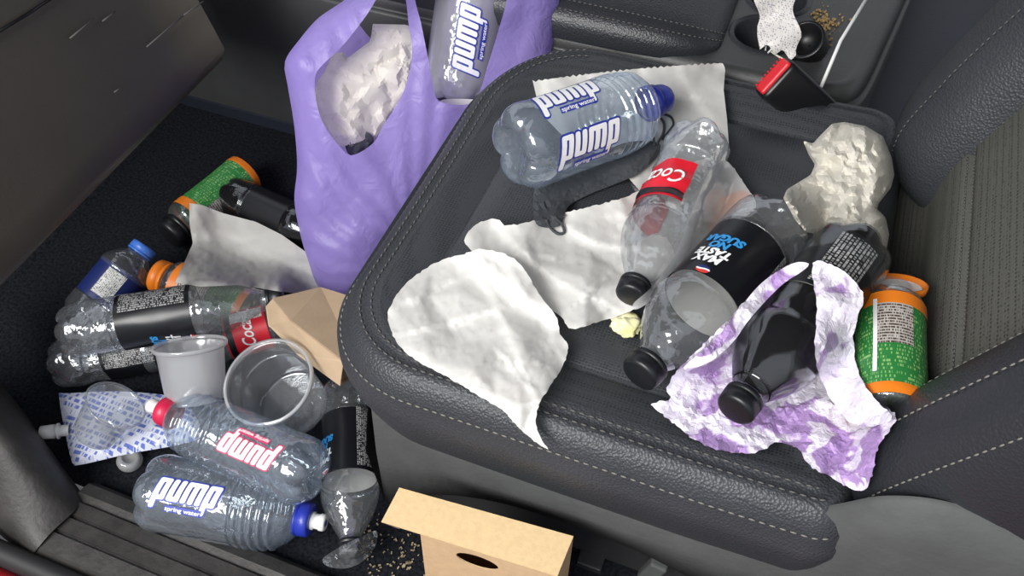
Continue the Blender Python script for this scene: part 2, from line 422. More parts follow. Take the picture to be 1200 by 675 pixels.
def bolster(name, ctr, m):
    """ctr: list of (h, y centre, half width, front offset n)"""
    rows = []
    P = smooth_curve([Vector(c[:3]) for c in ctr], n=6); Q = smooth_curve([Vector((c[3], 0, 0)) for c in ctr], n=6)
    for p, q in zip(P, Q):
        h, yc, w = p; nn = q.x; ring = []
        for k in range(28):
            a = 2*math.pi*k/28; ca, sa = math.cos(a), math.sin(a)
            e = 2/2.6
            yy = yc+w*math.copysign(abs(ca)**e, ca); n = -.05+(nn+.05)*math.copysign(abs(sa)**e, sa) if sa > 0 else -.05+.06*sa
            ring.append(bk_pt(yy, h, n))
        rows.append(ring)
    V, F = grid(rows, True, True, True); return build(name, V, F, m, seat), rows
nb, nr = bolster('backrest_bolster', [(-.056, -.073, .010, -.03), (-.049, -.073, .032, .0), (-.028, -.072, .048, .026), (.02, -.069, .055, .042), (.08, -.069, .059, .047), (.2, -.071, .062, .047), (.45, -.077, .063, .046)], M['leather_dark'])
fb, fr_ = bolster('backrest_bolster', [(-.02, .335, .03, -.01), (-.012, .335, .055, .02), (.005, .335, .07, .04), (.04, .338, .08, .055), (.09, .342, .083, .06), (.16, .347, .083, .062), (.45, .36, .085, .06)], M['leather'])
support(nb, fb)
def along(rows, k, d=.001): 
    c = [sum(r, Vector())/len(r) for r in rows]
    return [r[k]+(r[k]-cc).normalized()*d for r, cc in zip(rows, c)]
for k in (4, 7, 10):
    stitches('stitching', along(nr, k)[4:], M['thread'], seat, ln=.004, gap=.003, r=.0008)
stitches('stitching', along(fr_, 8)[4:], M['thread_dim'], seat, ln=.004, gap=.003, r=.0008)
base_at(seat, (.1, .1, 0))

# ------------------------------------------------------------------ bottles
PLAN = []
def frame(A, B, roll=0):
    """matrix with origin A, local z towards B, local x towards the camera (then rolled)"""
    z = (B-A).normalized(); c = (A+B)/2; x = CAM-c; x = (x-z*x.dot(z)).normalized(); y = z.cross(x)
    x2 = x*math.cos(roll)+y*math.sin(roll); y2 = z.cross(x2)
    return Matrix(((x2.x, y2.x, z.x, A.x), (x2.y, y2.y, z.y, A.y), (x2.z, y2.z, z.z, A.z), (0, 0, 0, 1)))
def lathe(name, prof, m, parent, n=40, fn=None, cap0=False, cap1=False, uv=False):
    rows = []
    for z, r in prof:
        ring = []
        for k in range(n):
            a = 2*math.pi*k/n; rr, z2 = (fn(a, r, z) if fn else (r, z))
            ring.append(Vector((rr*math.cos(a), rr*math.sin(a), z2)))
        rows.append(ring)
    V, F = grid(rows, True, cap0, cap1)
    return build(name, V, F, m, parent)
def spline_prof(P, n=5): return [(p.x, p.y) for p in smooth_curve([Vector((a, b, 0)) for a, b in P], n=n)]
def petal(R, zlim):
    def f(a, r, z):
        if z < zlim:
            t = (1-z/zlim); w = abs(math.cos(2.5*a))
            k = min(1, r/R)
            return r*(1-.16*t*(1-w)**1.5*k), z+(.25*zlim*(1-w)**1.5)*k*t
        return r, z
    return f
def dented(f, amp, freq, seed, z0=0, z1=9):
    def g(a, r, z):
        r2, z2 = f(a, r, z) if f else (r, z)
        w = max(0, min(1, (z-z0)/.01))*max(0, min(1, (z1-z)/.01))
        n = noise.noise(Vector((math.cos(a)*freq*.035+seed, math.sin(a)*freq*.035, z*freq)))
        n = -abs(n)*2+.3
        return max(.002, r2*(1+amp*n*w)), z2
    return g
def patch(name, R, z0, z1, a0, a1, m, parent, flip=False, n=14, along_axis=True, fn=None):
    """piece of label wrapped round the bottle between two heights and two angles"""
    V = []; UV = []; F = []; nz = 8
    for i in range(nz+1):
        for j in range(n+1):
            z = z0+(z1-z0)*i/nz; a = a0+(a1-a0)*j/n; r = R(z, a) if callable(R) else R
            V.append(Vector((r*math.cos(a), r*math.sin(a), z))); UV.append((i/nz, j/n) if along_axis else (j/n, i/nz))
    for i in range(nz):
        for j in range(n):
            q = i*(n+1)+j; F.append((q, q+1, q+n+2, q+n+1))
    return build(name, V, F, m, parent, uv=UV)
def text2d(s, size, off=0, shear=0, sx=1.0, space=1.0):
    cu = bpy.data.curves.new('t', 'FONT'); cu.body = s; cu.size = size; cu.offset = off; cu.shear = shear; cu.align_x = 'CENTER'; cu.align_y = 'CENTER'; cu.space_character = space; cu.resolution_u = 3
    o = bpy.data.objects.new('t', cu); COL.objects.link(o); bpy.context.view_layer.update()
    me = bpy.data.meshes.new_from_object(o.evaluated_get(bpy.context.evaluated_depsgraph_get()))
    bpy.data.objects.remove(o); bpy.data.curves.remove(cu)
    bm = bmesh.new(); bm.from_mesh(me); bpy.data.meshes.remove(me)
    for v in bm.verts: v.co.x *= sx
    bmesh.ops.triangulate(bm, faces=bm.faces[:])
    for _ in range(2):
        es = [e for e in bm.edges if e.calc_length() > .004]
        if es: bmesh.ops.subdivide_edges(bm, edges=es, cuts=1); bmesh.ops.triangulate(bm, faces=bm.faces[:])
    return bm
def wrap(name, bm, R, zc, ac, m, parent, axial=True):
    for v in bm.verts:
        x, y = v.co.x, v.co.y
        if axial: z = zc+x; a = ac-y/R
        else: z = zc+y; a = ac+x/R
        v.co = Vector((R*math.cos(a), R*math.sin(a), z))
    me = bpy.data.meshes.new(name); bm.to_mesh(me); bm.free()
    return link(name, me, m, parent, False)
def block_word(size, grow=0.0, shear=.22):
    """heavy condensed lower case p-u-m-p made of round cornered bars"""
    st, wl, gap = .25, .60, .085; bars = []; x = 0
    for ch in 'pump':
        if ch == 'p': bars += [(x, -.42, x+st, 1), (x+wl-st, 0, x+wl, 1), (x, .80, x+wl, 1), (x, 0, x+wl, .19)]; x += wl+gap
        elif ch == 'u': bars += [(x, 0, x+st, 1), (x+wl-st, 0, x+wl, 1), (x, 0, x+wl, .2)]; x += wl+gap
        else: bars += [(x, 0, x+st, 1), (x+.345, 0, x+.345+st, 1), (x+.69, 0, x+.69+st, 1), (x, .8, x+.69+st, 1)]; x += .94+gap
    tot = x-gap; bm = bmesh.new()
    for (x0, y0, x1, y1) in bars:
        x0 -= grow; y0 -= grow; x1 += grow; y1 += grow; r = min(.09+grow, (x1-x0)/2.01, (y1-y0)/2.01); ring = []
        nx = max(1, int((x1-x0)*size/.004)); ny = max(1, int((y1-y0)*size/.004))
        for (cx, cy, a0) in ((x1-r, y0+r, -90), (x1-r, y1-r, 0), (x0+r, y1-r, 90), (x0+r, y0+r, 180)):
            for k in range(4): a = R_(a0+30*k); ring.append((cx+r*math.cos(a), cy+r*math.sin(a)))
        vs = [bm.verts.new(((px_-tot/2+(py_-.3)*shear)*size, (py_-.3)*size, 0)) for px_, py_ in ring]
        f = bm.faces.new(vs)
    bmesh.ops.triangulate(bm, faces=bm.faces[:])
    for _ in range(2):
        es = [e for e in bm.edges if e.calc_length() > .005]
        if es: bmesh.ops.subdivide_edges(bm, edges=es, cuts=1); bmesh.ops.triangulate(bm, faces=bm.faces[:])
    return bm
def flat_rect(w, h, sh=0):
    bm = bmesh.new(); nx, ny = 12, 4
    vs = [[bm.verts.new((-w/2+w*i/nx+sh*(-h/2+h*j/ny), -h/2+h*j/ny, 0)) for i in range(nx+1)] for j in range(ny+1)]
    for j in range(ny):
        for i in range(nx): bm.faces.new((vs[j][i], vs[j][i+1], vs[j+1][i+1], vs[j+1][i]))
    return bm
def cap_lathe(name, z0, z1, r, m, parent, ridges=True, dome=.15):
    h = z1-z0; d = h*dome
    def fn(a, rr, z): return (rr*(1+(.03 if int(round(a/(2*math.pi)*72)) % 2 else 0)*(1 if ridges and rr > r*.8 and z < z1-d else 0)), z)
    return lathe(name, [(z0, r*.86), (z0, r), (z0+h*.22, r), (z0+h*.24, r*.95), (z0+h*.28, r*.95), (z0+h*.3, r), (z1-d, r), (z1-d*.35, r*.93), (z1, r*.78), (z1, .0004)], m, parent, 72, fn)

def pump_bottle(label, A, B, R, cap='sport', ink='ink_blue', capm='cap_blue', body='pet_blue', logos=(0,), roll=0, dent=0, group='plastic water bottles with sports caps'):
    Lb = (B-A).length; root = empty('water_bottle'); root.matrix_world = frame(A, B, roll); tag(root, label, 'bottle', group)
    p = [(.055, .0), (.04, .3), (.005, .55), (.0, .68), (.02, .86), (.06, .97), (.10, 1), (.16, .985), (.3, .98), (.48, .98), (.52, .985)]
    for k in range(5):
        z = .54+.045*k; w = [1.0, 1.0, .985, .95, .9][k]; p += [(z, w*.985), (z+.008, w*.94), (z+.016, w*.945), (z+.024, w*.99), (z+.036, w)]
    p += [(.77, .82), (.81, .68), (.84, .52), (.855, .40), (.87, .37)]
    prof = [(z*Lb, r*R) for z, r in p]
    prof = spline_prof(prof, 3)
    f = petal(R, .12*Lb)
    if dent: f = dented(f, dent, 26, 3.1, .13*Lb, .75*Lb)
    lathe('bottle_body', prof, M[body], root, 60, f)
    rc = .42*R
    if cap == 'sport':
        cap_lathe('cap', .84*Lb, .925*Lb, rc*1.02, M[capm], root, dome=.12)
        lathe('nozzle', [(z*Lb, r*rc) for z, r in ((.92, .55), (.935, .55), (.94, .46), (.965, .46), (.97, .52), (.99, .52), (1.0, .44), (1.0, .2), (.985, .18), (.985, .001))], M['white'], root, 28)
        lathe('nozzle_hole', [(z*Lb, r*rc) for z, r in ((1.001, .2), (1.001, .001))], M[capm], root, 16)
    else:
        cap_lathe('cap', .845*Lb, .90*Lb, rc*1.02, M[capm], root, dome=.1)
        lathe('nozzle_cover', [(z*Lb, r*rc) for z, r in ((.90, .92), (.93, .9), (.96, .84), (.985, .68), (.998, .4), (1.0, .001))], M[capm], root, 32)
    Rl = .98*R+.0006; sz = R*.55; lz = .31
    for a in logos:
        wrap('logo_outline', block_word(sz, .075), Rl, lz*Lb, a, M[ink], root)
        wrap('logo', block_word(sz), Rl+.0005, lz*Lb, a, M['ink_white'], root)
        wrap('tagline_strip', flat_rect(sz*1.75, R*.17, .22), Rl+.0007, lz*Lb+sz*.02, a+.35, M[ink], root)
        wrap('tagline', text2d('spring water', R*.16, .0001, .1, 1.15), Rl+.0011, lz*Lb+sz*.02, a+.35, M['ink_white'], root)
    return root

def cola_bottle(label, A, B, R, kind='zero', full=False, dent=0, roll=0, panel=(-1.2, -.45), text_a=.6, cap=True, body='pet', lab=(.27, .60), lab_ang=(-math.pi, math.pi), name='cola_bottle', group=None, capm='cap_black', seed=1.0, capr=.43):
    Lb = (B-A).length; root = empty(name); root.matrix_world = frame(A, B, roll); tag(root, label, 'bottle', group)
    p = [(.05, .0), (.035, .25), (.005, .5), (.0, .62), (.02, .82), (.055, .95), (.10, 1), (.20, 1), (.24, .985), (.26, .955), (.44, .95), (.60, .955), (.63, 1), (.67, 1), (.72, .94), (.78, .8), (.84, .6), (.88, .45), (.90, .38), (.915, .36), (.92, .42), (.928, .42), (.932, .36), (.94, .36)]
    prof = spline_prof([(z*Lb, r*R) for z, r in p], 3)
    f = petal(R, .13*Lb)
    if dent: f = dented(f, dent, 30, seed, .0*Lb, .55*Lb)
    lathe('bottle_body', prof, M['pet_full' if full else body], root, 60, f)
    if full:
        lathe('cola', [(z, max(.0005, r*.965)) for z, r in spline_prof([(z*Lb+.001, r*R) for z, r in p[:18]], 3)], M['cola'], root, 48, petal(R, .13*Lb), False, True)
    if cap: cap_lathe('cap', .925*Lb if capr < .45 else .89*Lb, 1.0*Lb, capr*R, M[capm], root)
    fd = (lambda z, a: dented(None, dent, 30, seed, 0, .55*Lb)(a, .957*R, z)[0]+.0006) if dent else None
    Rl = .957*R+.0006
    def cyl(name, z0, z1, m, off=0, a0=-math.pi, a1=math.pi):
        return patch(name, (lambda z, a: (fd(z, a) if fd else Rl)+off), z0*Lb, z1*Lb, a0, a1, m, root, n=48, along_axis=True)
    if kind == 'zero':
        cyl('label', lab[0], lab[1], M['label_black']); cyl('label_lining', lab[0]+.002, lab[1]-.002, M['label_inside'], -.0012)
        patch('ingredients_panel', (lambda z, a: (fd(z, a) if fd else Rl)+.0005), (lab[0]+.02)*Lb, (lab[1]-.02)*Lb, panel[0], panel[1], M['fine_black'], root)
        z = lab[1]-.085
        for i, (s, m) in enumerate((('MAX', 'ink_white'), ('TASTE', 'ink_white'), ('NO', 'ink_cyan'), ('SUGAR', 'ink_cyan'))):
            wrap('lettering', text2d(s, R*.30, .0006, .15, 1.0), Rl+.0007, z*Lb-i*R*.245, text_a, M[m], root, False)
        # round emblem, red over white over blue
        for nm, m, y0, y1 in (('emblem', 'ink_red', .18, 1), ('emblem_band', 'ink_white', -.2, .18), ('emblem_base', 'label_navy', -1, -.2)):
            bm = bmesh.new(); rr = R*.15; top = []; bot = []
            for k in range(13):
                x = -1+2*k/12; c = math.sqrt(max(0, 1-x*x)); wv = .12*math.sin(x*3)
                hi = min(c, y1+wv if y1 < 1 else 1); lo = max(-c, y0+wv if y0 > -1 else -1)
                if hi < lo: hi = lo = max(-c, min(c, (hi+lo)/2))
                top.append(bm.verts.new((x*rr*1.15, hi*rr*.8, 0))); bot.append(bm.verts.new((x*rr*1.15, lo*rr*.8, 0)))
            for k in range(12): bm.faces.new((bot[k], bot[k+1], top[k+1], top[k]))
            wrap(nm, bm, Rl+.0007, (lab[1]-.022)*Lb, text_a-.1, M[m], root, False)
    elif kind == 'red':
        cyl('label', lab[0], lab[1], M['label_red'], 0, *lab_ang)
        cyl('label_band', lab[1]-.06, lab[1]-.012, M['label_black'], .0004, *lab_ang)
        wrap('lettering', text2d('Coca', R*.75, .0003, .35, .75), Rl+.001, (lab[0]+lab[1])/2*Lb-R*.05, text_a, M['ink_white'], root, False)
        wrap('lettering', text2d('Cola', R*.75, .0003, .35, .75), Rl+.001, (lab[0]+lab[1])/2*Lb-R*.05, text_a+1.5, M['ink_white'], root, False)
        patch('ingredients_panel', (lambda z, a: (fd(z, a) if fd else Rl)+.0007), (lab[0]+.02)*Lb, (lab[1]-.06)*Lb, panel[0], panel[1], M['fine_white'], root)
    elif kind == 'navy':
        cyl('label', lab[0], lab[1], M['label_navy'])
        patch('barcode_panel', Rl+.0006, (lab[0]+.06)*Lb, (lab[1]-.05)*Lb, panel[0], panel[1], M['fine_white'], root)
    return root

def juice_bottle(label, A, B, R, lid='on', roll=0, panel=(-.55, .35), lid_m='label_orange'):
    Lb = (B-A).length; root = empty('juice_bottle'); root.matrix_world = frame(A, B, roll); tag(root, label, 'bottle', 'orange and green labelled juice bottles')
    p = [(.03, 0), (.01, .5), (0, .8), (.02, .94), (.06, 1), (.12, .985), (.45, .96), (.68, .985), (.74, 1), (.79, .98), (.83, .86), (.855, .72), (.87, .68), (.93, .68)]
    lathe('bottle_body', spline_prof([(z*Lb, r*R) for z, r in p], 3), M['pet'], root, 48)
    rl = lambda z, a: R*(.985-.05*max(0, 1-z/(.06*Lb))-.025*math.sin(max(0, min(1, (z/Lb-.12)/.56))*math.pi))+.0006
    patch('label', rl, .06*Lb, .72*Lb, -math.pi, math.pi, M['label_green'], root, n=48, along_axis=False)
    patch('orange_band', lambda z, a: rl(z, a)+.0004, .015*Lb, .085*Lb, -math.pi, math.pi, M['label_orange'], root, n=48)
    patch('orange_band', lambda z, a: rl(z, a)+.0006, .66*Lb, .755*Lb, -math.pi, math.pi, M['label_orange'], root, n=48)
    patch('nutrition_panel', lambda z, a: rl(z, a)+.0008, .36*Lb, .66*Lb, panel[0], panel[1], M['fine_grey'], root, along_axis=False)
    patch('white_stripe', lambda z, a: rl(z, a)+.0009, .16*Lb, .70*Lb, panel[0]-.12, panel[0], M['ink_white'], root)
    if lid == 'on':
        cap_lathe('cap', .86*Lb, 1.0*Lb, .74*R, M[lid_m], root)
    else:
        # lid flipped open, hanging at the side of the mouth
        q = empty('cap'); bpy.data.objects.remove(q)
        c = lathe('cap', [(0, .001), (0, .66*R), (.002, .76*R), (.008, .78*R), (.008, .70*R), (.004, .66*R), (.004, .001)], M['label_orange'], root, 48)
        c.matrix_local = Matrix.Translation(Vector((-.25*R, .30*R, .98*Lb))) @ Matrix.Rotation(R_(-22), 4, 'X') @ Matrix.Rotation(R_(62), 4, 'Y')
        lathe('cap_liner', [(.0045, .001), (.0045, .6*R)], M['white'], c, 40)
    return root

# unseen roof lining over the cabin, added to block sky light from above
V, F = grid([[Vector((x, y, z)) for y, z in ((-.22, 1.10), (-.1, 1.17), (.4, 1.22), (1.5, 1.20))] for x in (-.75, -.3, .4, 1.6)])
struct(build('ceiling', V, F, mat('grey roof lining', '#8d8c88', .9)))
# ------------------------------------------------------------------ lights
w = bpy.data.worlds.new('world'); SC.world = w; w.use_nodes = True
nt = w.node_tree; bg = nt.nodes['Background']
tc = N(nt, 'ShaderNodeTexCoord'); sp = N(nt, 'ShaderNodeSeparateXYZ'); L(nt, tc.outputs['Generated'], sp.inputs[0])
rp = N(nt, 'ShaderNodeValToRGB'); e = rp.color_ramp.elements
e[0].position = .35; e[0].color = (.10, .10, .11, 1); e[1].position = .8; e[1].color = (.95, 1.0, 1.08, 1)
mr = N(nt, 'ShaderNodeMapRange'); mr.inputs['From Min'].default_value = -1; L(nt, sp.outputs['Z'], mr.inputs['Value']); L(nt, mr.outputs[0], rp.inputs['Fac']); L(nt, rp.outputs[0], bg.inputs['Color'])
bg.inputs['Strength'].default_value = .95
def area(name, loc, target, size, power, col=(1, 1, 1)):
    l = bpy.data.lights.new(name, 'AREA'); l.shape = 'RECTANGLE'; l.size, l.size_y = size; l.energy = power; l.color = col
    o = bpy.data.objects.new(name, l); COL.objects.link(o); o.location = loc
    o.rotation_euler = (Vector(target)-Vector(loc)).to_track_quat('-Z', 'Y').to_euler(); return o
area('door_daylight', (-.65, -1.75, 1.95), (.0, .1, .2), (1.5, 1.0), 92, (1, .985, .96))
area('windscreen_daylight', (-.2, 1.2, 1.7), (.0, .1, .2), (1.4, .8), 7, (.92, .96, 1))
SC.view_settings.view_transform = 'Standard'; SC.view_settings.look = 'None'; SC.view_settings.exposure = 0.0
SC.cycles.transparent_max_bounces = 40; SC.cycles.max_bounces = 8; SC.cycles.caustics_reflective = False; SC.cycles.caustics_refractive = False
SC.cycles.use_denoising = True
#@@THINGS
# ------------------------------------------------------------------ sheets: paper, film, cloth
def inside(p, poly):
    x, y = p; c = False; n = len(poly)
    for i in range(n):
        x1, y1 = poly[i]; x2, y2 = poly[(i+1) % n]
        if (y1 > y) != (y2 > y) and x < (x2-x1)*(y-y1)/(y2-y1)+x1: c = not c
    return c
def edge_dist(p, poly):
    b = 1e9; px_, py_ = p; n = len(poly)
    for i in range(n):
        x1, y1 = poly[i]; x2, y2 = poly[(i+1) % n]; dx, dy = x2-x1, y2-y1; l = dx*dx+dy*dy
        t = max(0, min(1, ((px_-x1)*dx+(py_-y1)*dy)/l)) if l else 0
        b = min(b, (px_-x1-t*dx)**2+(py_-y1-t*dy)**2)
    return math.sqrt(b)
def smooth2d(P, step, ragged=0, rnd=None, sharp=False):
    Q = [Vector((x, y, 0)) for x, y in P]
    Q = Q+[Q[0]] if sharp else smooth_curve(Q, closed=True, n=6)+[Q[0]]
    Q = resample(Q, step)
    if (Q[-1]-Q[0]).length < step*.6: Q.pop()
    out = [(p.x, p.y) for p in Q]
    if ragged: out = [(x+rnd.uniform(-1, 1)*ragged, y+rnd.uniform(-1, 1)*ragged) for x, y in out]
    return out
def facets(out, cell, rnd):
    """random creased height field: flat facets between random points, 0..1"""
    xs = [p[0] for p in out]; ys = [p[1] for p in out]; pts = []
    x0, x1, y0, y1 = min(xs)-2*cell, max(xs)+2*cell, min(ys)-2*cell, max(ys)+2*cell
    y = y0
    while y < y1:
        x = x0
        while x < x1:
            pts.append(Vector((x+rnd.uniform(-.48, .48)*cell, y+rnd.uniform(-.48, .48)*cell))); x += cell
        y += cell
    res = geometry.delaunay_2d_cdt(pts, [], [], 0, 1e-4)
    b = BVHTree.FromPolygons([Vector((v.x, v.y, rnd.random()**1.2*100)) for v in res[0]], [tuple(f) for f in res[2]])
    def f(p):
        h = b.ray_cast(Vector((p[0]+.013, p[1]+.007, 500)), Vector((0, 0, -1)))
        return h[0].z/100 if h[0] is not None else .5
    return f
def triangulate(out, holes, step, rnd):
    V2 = [Vector(p) for p in out]; E = [(i, (i+1) % len(out)) for i in range(len(out))]
    for h in holes:
        b = len(V2); V2 += [Vector(p) for p in h]; E += [(b+i, b+(i+1) % len(h)) for i in range(len(h))]
    xs = [p[0] for p in out]; ys = [p[1] for p in out]; y = min(ys)+step; r = 0
    while y < max(ys):
        x = min(xs)+(step/2 if r % 2 else 0)
        while x < max(xs):
            p = (x+rnd.uniform(-.25, .25)*step, y+rnd.uniform(-.25, .25)*step)
            if inside(p, out) and edge_dist(p, out) > step*.5 and all(not inside(p, h) and edge_dist(p, h) > step*.5 for h in holes): V2.append(Vector(p))
            x += step
        y += step*.87; r += 1
    res = geometry.delaunay_2d_cdt(V2, E, [], 4 if holes else 1, 1e-4)
    P = [(v.x, v.y) for v in res[0]]; F = []
    for f in res[2]:
        c = (sum(P[i][0] for i in f)/len(f), sum(P[i][1] for i in f)/len(f))
        if inside(c, out) and not any(inside(c, h) for h in holes): F.append(tuple(f))
    return P, F
def sheet(name, outline, m, parent=None, holes=(), step=5.5, lift=.003, bulge=0, bw=60, amp=.004, freq=30, iters=25, plane=None, seed=1, ragged=0, sharp=False, sup=True, off=0, edge_down=0, warp=None, big=0, fine=.16, sharp_angle=13):
    rnd = random.Random(seed)
    out = smooth2d(outline, step, ragged, rnd, sharp); hs = [smooth2d(h, step) for h in holes]
    P2, F = triangulate(out, hs, step, rnd)
    n = len(P2); nb = [set() for _ in range(n)]
    for f in F:
        for i in range(len(f)):
            a, b = f[i], f[(i+1) % len(f)]; nb[a].add(b); nb[b].add(a)
    if plane:
        t = [((plane[0]-CAM).dot(plane[1])/ray(*p).dot(plane[1])) for p in P2]
    else:
        H = [hit(*p)-lift for p in P2]; H = [h if h < 1.6 else None for h in H]
        good = [h for h in H if h]; mean = sum(good)/max(1, len(good)); H = [h or mean for h in H]; t = H[:]
        for _ in range(iters):
            t = [min(H[i], sum(t[j] for j in nb[i])/len(nb[i])) if nb[i] else H[i] for i in range(n)]
    cell = 1400/freq
    f1, f2, f3 = facets(out, cell, rnd), facets(out, cell*.45, rnd), facets(out, cell*2.4, rnd)
    V = []
    for i, p in enumerate(P2):
        d = ray(*p)
        e = edge_dist(p, out)
        k = t[i]+off
        if bulge: k -= bulge*math.sqrt(max(0, 1-(1-min(1, e/bw))**2))
        k -= amp*1.5*((1-fine)*f1(p)+fine*f2(p)) + big*1.3*f3(p)
        if warp: k -= warp(p, e)
        if not plane: k = min(k, H[i]+lift*.6)
        V.append(CAM+d*k)
    o = build(name, V, F, m, parent)
    if sharp_angle: o.data.set_sharp_from_angle(angle=R_(sharp_angle))
    if sup: support(o)
    return o

def folds(lines, h=.008):
    """sharp folds: the sheet rises gently to the line and drops steeply behind it"""
    def f(p, e):
        v = 0
        for L_ in lines:
            best = None
            for (x1, y1), (x2, y2) in zip(L_, L_[1:]):
                dx, dy = x2-x1, y2-y1; l = math.hypot(dx, dy); t = ((p[0]-x1)*dx+(p[1]-y1)*dy)/l/l; tt = max(0, min(1, t))
                d = math.hypot(p[0]-x1-tt*dx, p[1]-y1-tt*dy); sgn = ((p[0]-x1)*dy-(p[1]-y1)*dx)
                if best is None or d < best[0]: best = (d, sgn)
            d, sgn = best; v += h*math.exp(-d/(22 if sgn > 0 else 4.5))
        return v
    return f
M['paper'] = mat('white greaseproof paper', '#e3e1dc', .5, crease=(24, .2, .003), trans=.25)
M['paper_warm'] = mat('off white napkin paper', '#e6e1d4', .8, crease=(34, .25, .003), trans=.2)
M['paper_grey'] = mat('grey white paper in shade', '#cfcdc8', .6, crease=(26, .2, .003), trans=.25)  # greyer copy of the white paper, footwell shade put into its colour
M['cloth'] = mat('black mask cloth', '#3d4044', .9, (900, .3))
def film(name, col, tl=.45, tr=.12, rough=.35):
    m, nt, out = newmat(name); b = N(nt, 'ShaderNodeBsdfPrincipled', i_Roughness=rough); b.inputs['Base Color'].default_value = rgb(col)
    t = N(nt, 'ShaderNodeBsdfTranslucent'); t.inputs['Color'].default_value = rgb(col); tp = N(nt, 'ShaderNodeBsdfTransparent')
    tc = N(nt, 'ShaderNodeTexCoord'); nz = N(nt, 'ShaderNodeTexNoise', i_Scale=38.0, i_Detail=6.0, i_Distortion=1.2); L(nt, tc.outputs['Object'], nz.inputs['Vector'])
    bp = N(nt, 'ShaderNodeBump', i_Strength=.45, i_Distance=.006); L(nt, nz.outputs['Fac'], bp.inputs['Height']); L(nt, bp.outputs['Normal'], b.inputs['Normal'])
    m1 = N(nt, 'ShaderNodeMixShader'); m1.inputs[0].default_value = tl; L(nt, b.outputs[0], m1.inputs[1]); L(nt, t.outputs[0], m1.inputs[2])
    m2 = N(nt, 'ShaderNodeMixShader'); m2.inputs[0].default_value = tr; L(nt, m1.outputs[0], m2.inputs[1]); L(nt, tp.outputs[0], m2.inputs[2])
    L(nt, m2.outputs[0], out.inputs['Surface']); return m
M['bag'] = film('thin purple bag plastic', '#b8a4f2', tl=.5, tr=.08)
def foil():
    m, nt, out = newmat('purple and white printed wrapper'); b = N(nt, 'ShaderNodeBsdfPrincipled', i_Roughness=.3)
    tc = N(nt, 'ShaderNodeTexCoord'); nz = N(nt, 'ShaderNodeTexNoise', i_Scale=26.0, i_Detail=3.0, i_Distortion=.6); L(nt, tc.outputs['Object'], nz.inputs['Vector'])
    rp = N(nt, 'ShaderNodeValToRGB'); e = rp.color_ramp.elements; e[0].position = .455; e[0].color = rgb('#ab8cc0'); e[1].position = .50; e[1].color = rgb('#e9e2f0')
    L(nt, nz.outputs['Fac'], rp.inputs['Fac']); L(nt, rp.outputs[0], b.inputs['Base Color'])
    n2 = N(nt, 'ShaderNodeTexNoise', i_Scale=110.0, i_Detail=5.0, i_Distortion=1.5); L(nt, tc.outputs['Object'], n2.inputs['Vector'])
    bp = N(nt, 'ShaderNodeBump', i_Strength=.6, i_Distance=.003); L(nt, n2.outputs['Fac'], bp.inputs['Height']); L(nt, bp.outputs['Normal'], b.inputs['Normal'])
    L(nt, b.outputs[0], out.inputs['Surface']); return m
M['foil'] = foil()
def sup_thing(root):
    for c in root.children:
        if c.type == 'MESH' and c.name.split('.')[0] in ('bottle_body', 'cap', 'cup_wall', 'label'): support(c)

# ------------------------------------------------------------------ centre console, buckle and what lies there
con = empty('centre_console'); tag(con, 'dark grey centre console with cup holder beyond the seat', 'console')
def arc(cx, cy, r, n=32): return [(cx+r*math.cos(2*math.pi*k/n), cy+r*math.sin(2*math.pi*k/n)) for k in range(n)]
ZC = .288
cups = ((.145, .505, .036), (.148, .592, .036))
EDGE = smooth_curve([Vector((x, y, 0)) for x, y in ((-1.1, .404), (-.6, .404), (0, .404), (.12, .404), (.20, .405), (.235, .409), (.262, .420), (.280, .442), (.290, .48), (.300, .55), (.325, .75), (.34, .95))], n=6)
def inset(d):
    out = []
    for i, p in enumerate(EDGE):
        tg = (EDGE[min(i+1, len(EDGE)-1)]-EDGE[max(i-1, 0)]).normalized(); out.append(p+Vector((-tg.y, tg.x, 0))*d)
    return out
P2, F = triangulate([(p.x, p.y) for p in inset(.030) if p.x > -.7]+[(-.7, .93)], [arc(*c) for c in cups], .03, random.Random(3))
build('top_panel', [Vector((x, y, ZC)) for x, y in P2], F, M['console'], con, False)
for c in cups:
    o = lathe('cup_holder', [(ZC-.07, .0001), (ZC-.07, c[2]*.85), (ZC-.06, c[2]*.9), (ZC, c[2]), (ZC+.004, c[2]+.003), (ZC, c[2]+.008)], M['leather_dark'], con, 40); o.location = (c[0], c[1], 0)
V, F = grid([[p+Vector((0, 0, z)) for p in inset(d)] for d, z in ((0, .02), (0, .2), (.002, .262), (.006, .267), (.010, .2655), (.008, .271), (.012, .281), (.017, .287), (.022, .2895), (.030, ZC))])
build('side_panel', V, F, M['console'], con)
rows = []
for x, k in ((-.6, 1), (-.2, 1), (-.1, 1), (-.02, .97), (.03, .9), (.065, .75), (.085, .5), (.097, .22), (.1, .02)):
    rows.append([Vector((x, .412+(1-k)*.05+dy, .27+(ZC-.27)*1+dz*k)) for dy, dz in ((0, -.005), (0, .012), (.004, .022), (.012, .030), (.026, .035), (.05, .038), (.12, .04), (.3, .04), (.5, .04))])
V, F = grid(rows); pad = build('leather_pad', V, F, M['leather_dark'], con)
for j in (3, 4):
    stitches('stitching', smooth_curve([r[j]+Vector((0, -.0007, .0007)) for r in rows], n=12)[20:], M['thread_dim'], con, ln=.004, gap=.003, r=.0008)
base_at(con, (.1, .5, 0))
support(*[c for c in con.children])

